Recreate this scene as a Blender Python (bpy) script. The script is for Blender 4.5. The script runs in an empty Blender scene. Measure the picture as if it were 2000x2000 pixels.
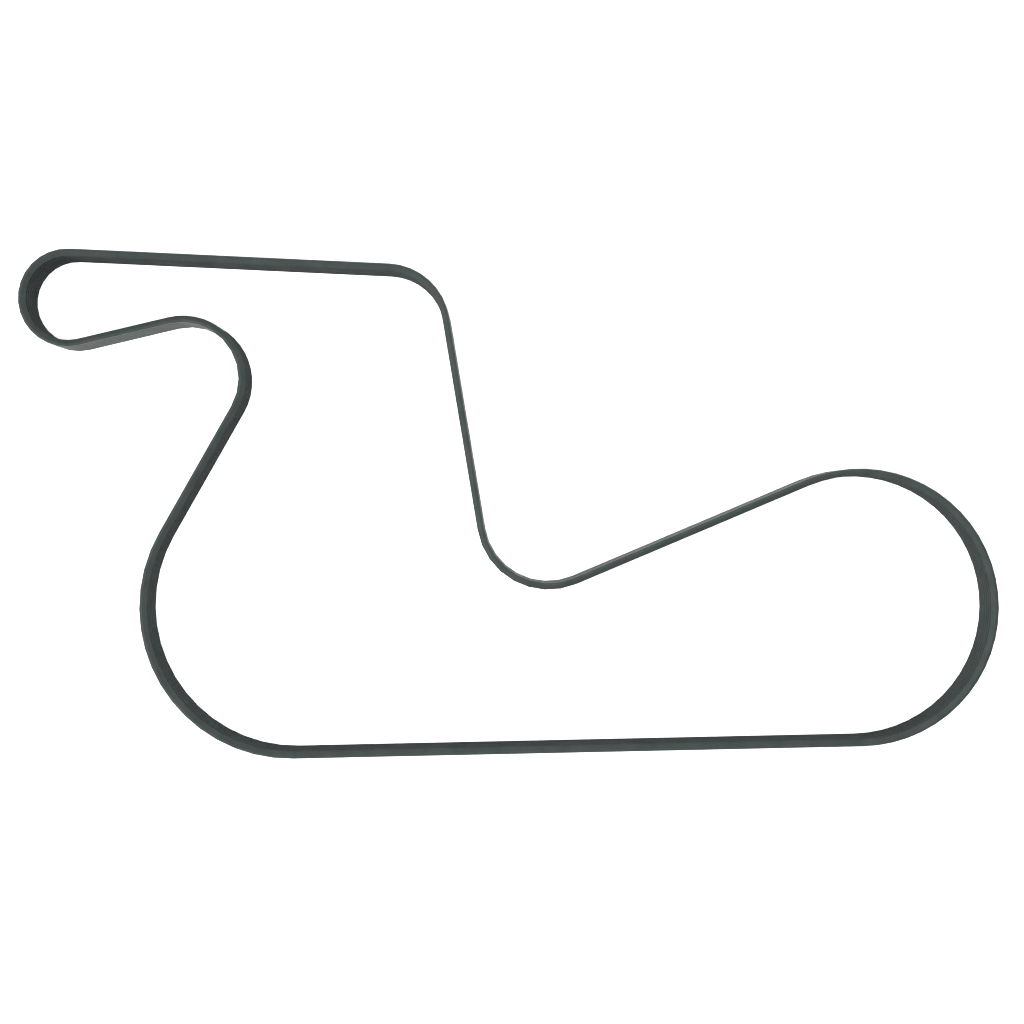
import bpy, bmesh, math
from mathutils import Vector

# ------------------------------------------------------------------ camera
S = bpy.context.scene
C = S.collection
MM = 0.001
PX = 0.3 * MM                 # one photo pixel (2000 px frame) at the belt's upper edge plane
LENS = 50.0
W = 24.6 * MM                 # belt width (its height while it stands on edge)
DIST = 2000 * PX * LENS / 36.0

cam_data = bpy.data.cameras.new("camera")
cam_data.lens = LENS
cam_data.sensor_width = 36.0
cam_data.clip_start = 0.01
cam_data.clip_end = 100.0
cam = bpy.data.objects.new("camera", cam_data)
cam.location = (0, 0, W + DIST)
C.objects.link(cam)
S.camera = cam

# ------------------------------------------------------------------ light
world = bpy.data.worlds.new("World")
S.world = world
world.use_nodes = True
bg = world.node_tree.nodes["Background"]
bg.inputs["Color"].default_value = (1.0, 1.0, 1.0, 1)
bg.inputs["Strength"].default_value = 0.28


def area(name, loc, target, size, power, color=(1, 1, 1)):
    d = bpy.data.lights.new(name, 'AREA')
    d.shape = 'SQUARE'
    d.size = size
    d.energy = power
    d.color = color
    o = bpy.data.objects.new(name, d)
    o.location = loc
    o.rotation_euler = (Vector(target) - Vector(loc)).to_track_quat('-Z', 'Y').to_euler()
    C.objects.link(o)
    return o


# a panel close behind the camera, a key from the left and a weaker fill added at the upper right to brighten the ribs
area("frontal_softbox", (-0.02, -0.02, 1.2), (0, 0, 0), 0.6, 26)
area("key_softbox", (-2.5, -0.80, 0.95), (0.0, 0.0, 0.0), 1.2, 108, (1.0, 0.995, 0.98))
area("added_rib_fill", (1.9, 1.7, 0.75), (0.0, 0.0, 0.0), 1.4, 44)

vs = S.view_settings
S.display_settings.display_device = 'sRGB'
vs.view_transform = 'Standard'
vs.look = 'None'
vs.exposure = 0.0
vs.gamma = 1.0
vs.use_curve_mapping = False
S.cycles.max_bounces = 8
S.cycles.diffuse_bounces = 5
S.cycles.use_denoising = True
S.cycles.filter_width = 1.1


# ------------------------------------------------------------------ materials
def rubber(name, dark, light, rough, bump, grain, spec=0.25):
    m = bpy.data.materials.new(name)
    m.use_nodes = True
    nt = m.node_tree
    b = nt.nodes["Principled BSDF"]
    tc = nt.nodes.new("ShaderNodeTexCoord")
    # broad mottling: bloom and handling marks on the rubber
    n1 = nt.nodes.new("ShaderNodeTexNoise")
    n1.inputs["Scale"].default_value = 85.0
    n1.inputs["Detail"].default_value = 3.0
    n1.inputs["Roughness"].default_value = 0.6
    r1 = nt.nodes.new("ShaderNodeValToRGB")
    r1.color_ramp.elements[0].position = 0.32
    r1.color_ramp.elements[1].position = 0.70
    r1.color_ramp.elements[0].color = (*dark, 1)
    r1.color_ramp.elements[1].color = (*light, 1)
    # faint tint drift between greenish and neutral grey
    n2 = nt.nodes.new("ShaderNodeTexNoise")
    n2.inputs["Scale"].default_value = 42.0
    n2.inputs["Detail"].default_value = 1.0
    r2 = nt.nodes.new("ShaderNodeValToRGB")
    r2.color_ramp.elements[0].position = 0.35
    r2.color_ramp.elements[1].position = 0.65
    r2.color_ramp.elements[0].color = (0.93, 1.02, 1.00, 1)
    r2.color_ramp.elements[1].color = (1.02, 1.00, 1.00, 1)
    mx = nt.nodes.new("ShaderNodeMix")
    mx.data_type = 'RGBA'
    mx.blend_type = 'MULTIPLY'
    mx.inputs[0].default_value = 1.0
    # fine grain
    n3 = nt.nodes.new("ShaderNodeTexNoise")
    n3.inputs["Scale"].default_value = grain
    n3.inputs["Detail"].default_value = 2.0
    bp = nt.nodes.new("ShaderNodeBump")
    bp.inputs["Strength"].default_value = bump
    bp.inputs["Distance"].default_value = 0.0002
    L = nt.links.new
    for n in (n1, n2, n3):
        L(tc.outputs["Object"], n.inputs["Vector"])
    L(n1.outputs["Fac"], r1.inputs["Fac"])
    L(n2.outputs["Fac"], r2.inputs["Fac"])
    L(r1.outputs["Color"], mx.inputs[6])
    L(r2.outputs["Color"], mx.inputs[7])
    L(mx.outputs[2], b.inputs["Base Color"])
    L(n3.outputs["Fac"], bp.inputs["Height"])
    L(bp.outputs["Normal"], b.inputs["Normal"])
    b.inputs["Roughness"].default_value = rough
    b.inputs["Specular IOR Level"].default_value = spec
    return m


M_BACKING = rubber("backing_rubber", (0.0258, 0.0313, 0.0304), (0.0335, 0.0393, 0.0379), 0.80, 0.15, 1800, 0.05)
M_RIB = rubber("rib_rubber", (0.0250, 0.0303, 0.0297), (0.0326, 0.0379, 0.0371), 0.80, 0.12, 2200, 0.05)
M_TIP = rubber("shaded_rib_tip_rubber", (0.0153, 0.0183, 0.0180), (0.0198, 0.0230, 0.0226), 0.80, 0.12, 2200, 0.05)  # rib rubber darkened, shade on the flat tips put into the colour
M_COVER = rubber("back_cover_rubber", (0.0689, 0.0749, 0.0730), (0.0845, 0.0894, 0.0877), 0.85, 0.25, 1500, 0.05)

M_FLOOR = bpy.data.materials.new("white_surface")
M_FLOOR.use_nodes = True
_nt = M_FLOOR.node_tree
_b = _nt.nodes["Principled BSDF"]
_n = _nt.nodes.new("ShaderNodeTexNoise")
_n.inputs["Scale"].default_value = 3.0
_r = _nt.nodes.new("ShaderNodeValToRGB")
_r.color_ramp.elements[0].color = (0.90, 0.90, 0.90, 1)
_r.color_ramp.elements[1].color = (0.92, 0.92, 0.92, 1)
_tc = _nt.nodes.new("ShaderNodeTexCoord")
_nt.links.new(_tc.outputs["Object"], _n.inputs["Vector"])
_nt.links.new(_n.outputs["Fac"], _r.inputs["Fac"])
_nt.links.new(_r.outputs["Color"], _b.inputs["Base Color"])
_b.inputs["Roughness"].default_value = 0.9
_b.inputs["Specular IOR Level"].default_value = 0.0

# ------------------------------------------------------------------ surface the belt stands on
bm = bmesh.new()
h = 6.0
vsq = [bm.verts.new(p) for p in ((-h, -h, 0), (h, -h, 0), (h, h, 0), (-h, h, 0))]
bm.faces.new(vsq)
me = bpy.data.meshes.new("floor")
bm.to_mesh(me)
bm.free()
me.materials.append(M_FLOOR)
floor = bpy.data.objects.new("floor", me)
floor['kind'] = 'structure'
floor['label'] = "plain white surface under the belt"
C.objects.link(floor)

# ------------------------------------------------------------------ belt path
# the belt runs round six pulleys' circles: (centre x, centre y, radius of the belt's back) in frame
# pixels, bend direction, number of facets of the rib side and of the back
PULLEYS = [
    (130.01, 580.88, 96.10, 1, 16, 16),
    (753.72, 639.07, 125.15, 1, 8, 8),
    (1071.30, 1011.37, 126.92, -1, 8, 8),
    (1680.20, 1186.69, 271.67, 1, 32, 32),
    (566.72, 1186.80, 295.60, 1, 16, 16),
    (355.41, 738.77, 109.59, -1, 16, 9),
]


def tangent(a, b):
    dx, dy = b[0] - a[0], b[1] - a[1]
    ln = math.hypot(dx, dy)
    ux, uy = dx / ln, dy / ln
    ra, rb = a[2] * a[3], b[2] * b[3]
    sn = (ra - rb) / ln
    cs = math.sqrt(1 - sn * sn)
    nx, ny = uy * cs + ux * sn, -ux * cs + uy * sn
    aa = math.atan2(ny * a[3], nx * a[3])
    ab = math.atan2(ny * b[3], nx * b[3])
    return aa, ab


N = len(PULLEYS)
leave, arrive = [0] * N, [0] * N
for i in range(N):
    leave[i], arrive[(i + 1) % N] = tangent(PULLEYS[i], PULLEYS[(i + 1) % N])

EDGE = 1.2                    # a ring this many pixels into each straight keeps the straights flat


def ring_path():
    """stations along the belt: (pulley, angle, shift along the straight, t0, span)"""
    st = []
    for i, (cx, cy, r, sg, nt, nb) in enumerate(PULLEYS):
        a0, a1 = arrive[i], leave[i]
        span = (a1 - a0) * sg
        while span <= 0:
            span += 2 * math.pi
        fr = sorted({round(k / nt, 6) for k in range(nt + 1)} | {round(k / nb, 6) for k in range(nb + 1)})
        st.append((i, a0, -EDGE, a0, span))
        for f in fr:
            st.append((i, a0 + sg * span * f, 0.0, a0, span))
        st.append((i, a0 + sg * span, EDGE, a0, span))
    return st


STATIONS = ring_path()


def point(st, u_mm, coarse):
    """u_mm: distance from the back towards the rib tips, in millimetres; returns x, y in metres"""
    i, ang, shift, a0, span = st
    cx, cy, r, sg, nt, nb = PULLEYS[i]
    u = u_mm * MM / PX
    n = nb if coarse else nt
    rad = r - sg * u
    step = span / n
    f = abs(ang - a0) / step
    k = min(int(f + 1e-4), n - 1)
    mid = (k + 0.5) * step
    rad = rad * math.cos(step / 2) / math.cos(abs(ang - a0) - mid)      # on the facet's chord
    x = cx + rad * math.cos(ang)
    y = cy + rad * math.sin(ang)
    x += -math.sin(ang) * sg * shift
    y += math.cos(ang) * sg * shift
    return (x - 1000) * PX, (1000 - y) * PX


def sweep(name, profile, material, parent, coarse_below=0.9, second=None, second_sides=()):
    """profile: closed list of (u_mm, depth_mm) corners; depth 0 is the upper edge of the belt"""
    bm = bmesh.new()
    rings = []
    for st in STATIONS:
        ring = []
        for u, d in profile:
            x, y = point(st, u, u < coarse_below)
            ring.append(bm.verts.new((x, y, W - d * MM)))
        rings.append(ring)
    n, m = len(rings), len(profile)
    for a in range(n):
        ra, rb = rings[a], rings[(a + 1) % n]
        for k in range(m):
            f = bm.faces.new((ra[k], ra[(k + 1) % m], rb[(k + 1) % m], rb[k]))
            f.smooth = True
            if k in second_sides:
                f.material_index = 1
    bm.normal_update()
    bmesh.ops.recalc_face_normals(bm, faces=bm.faces)
    # keep the long corner lines of the section crisp, let the shading run smoothly round the bends
    for ring_a, ring_b in zip(rings, rings[1:] + rings[:1]):
        for va, vb in zip(ring_a, ring_b):
            e = bm.edges.get((va, vb))
            if e and len(e.link_faces) == 2 and e.calc_face_angle(0) > math.radians(24):
                e.smooth = False
    me = bpy.data.meshes.new(name)
    bm.to_mesh(me)
    bm.free()
    me.materials.append(material)
    if second:
        me.materials.append(second)
    o = bpy.data.objects.new(name, me)
    C.objects.link(o)
    if parent:
        o.parent = parent
    return o


# ------------------------------------------------------------------ the belt
belt = bpy.data.objects.new("drive_belt", None)
belt['label'] = "closed loop of dark grey ribbed rubber drive belt standing on edge in a winding outline"
belt['category'] = "belt"
C.objects.link(belt)

w = W / MM
BACK_U = 1.70                 # back layer thickness
TIP_U = 4.12                  # full thickness
COVER_U = 0.34
# outer face: paler cover layer
cover = sweep("back_cover", [(0.0, 0.64), (0.0, w - 0.64), (COVER_U, w - 0.50), (COVER_U, 0.50)], M_COVER, belt)
cover['label'] = "paler grey smooth outer face"
# tension layer with slightly rolled edges
sweep("backing", [
    (COVER_U - 0.02, 0.46), (0.90, 0.22), (BACK_U, 0.0), (BACK_U, w), (0.90, w - 0.22),
    (COVER_U - 0.02, w - 0.46)], M_BACKING, belt)
# seven V-shaped ribs on the inner face
RIBS = 7
RUN = 1.45                    # slant of the outermost flanks
TIP = 1.80
PITCH = (w - 2 * RUN - TIP) / (RIBS - 1)
GAP = PITCH - TIP
SHOULDER_U, SHOULDER_D = 0.60, 0.24      # shoulders of the rib tips, bevelled to catch the light
for k in range(RIBS):
    c = RUN + TIP / 2 + PITCH * k
    t0, t1 = c - TIP / 2, c + TIP / 2
    b0 = 0.03 if k == 0 else t0 - GAP / 2 + 0.02
    b1 = w - 0.03 if k == RIBS - 1 else t1 + GAP / 2 - 0.02
    hgt = TIP_U - BACK_U

    def flank(b, t):
        return t + (b - t) * (SHOULDER_U / hgt)
    sweep("rib", [
        (BACK_U - 0.05, b0), (TIP_U - SHOULDER_U, flank(b0, t0)), (TIP_U, t0 + SHOULDER_D),
        (TIP_U, t1 - SHOULDER_D), (TIP_U - SHOULDER_U, flank(b1, t1)), (BACK_U - 0.05, b1)], M_RIB, belt, second=M_TIP, second_sides=(2,))
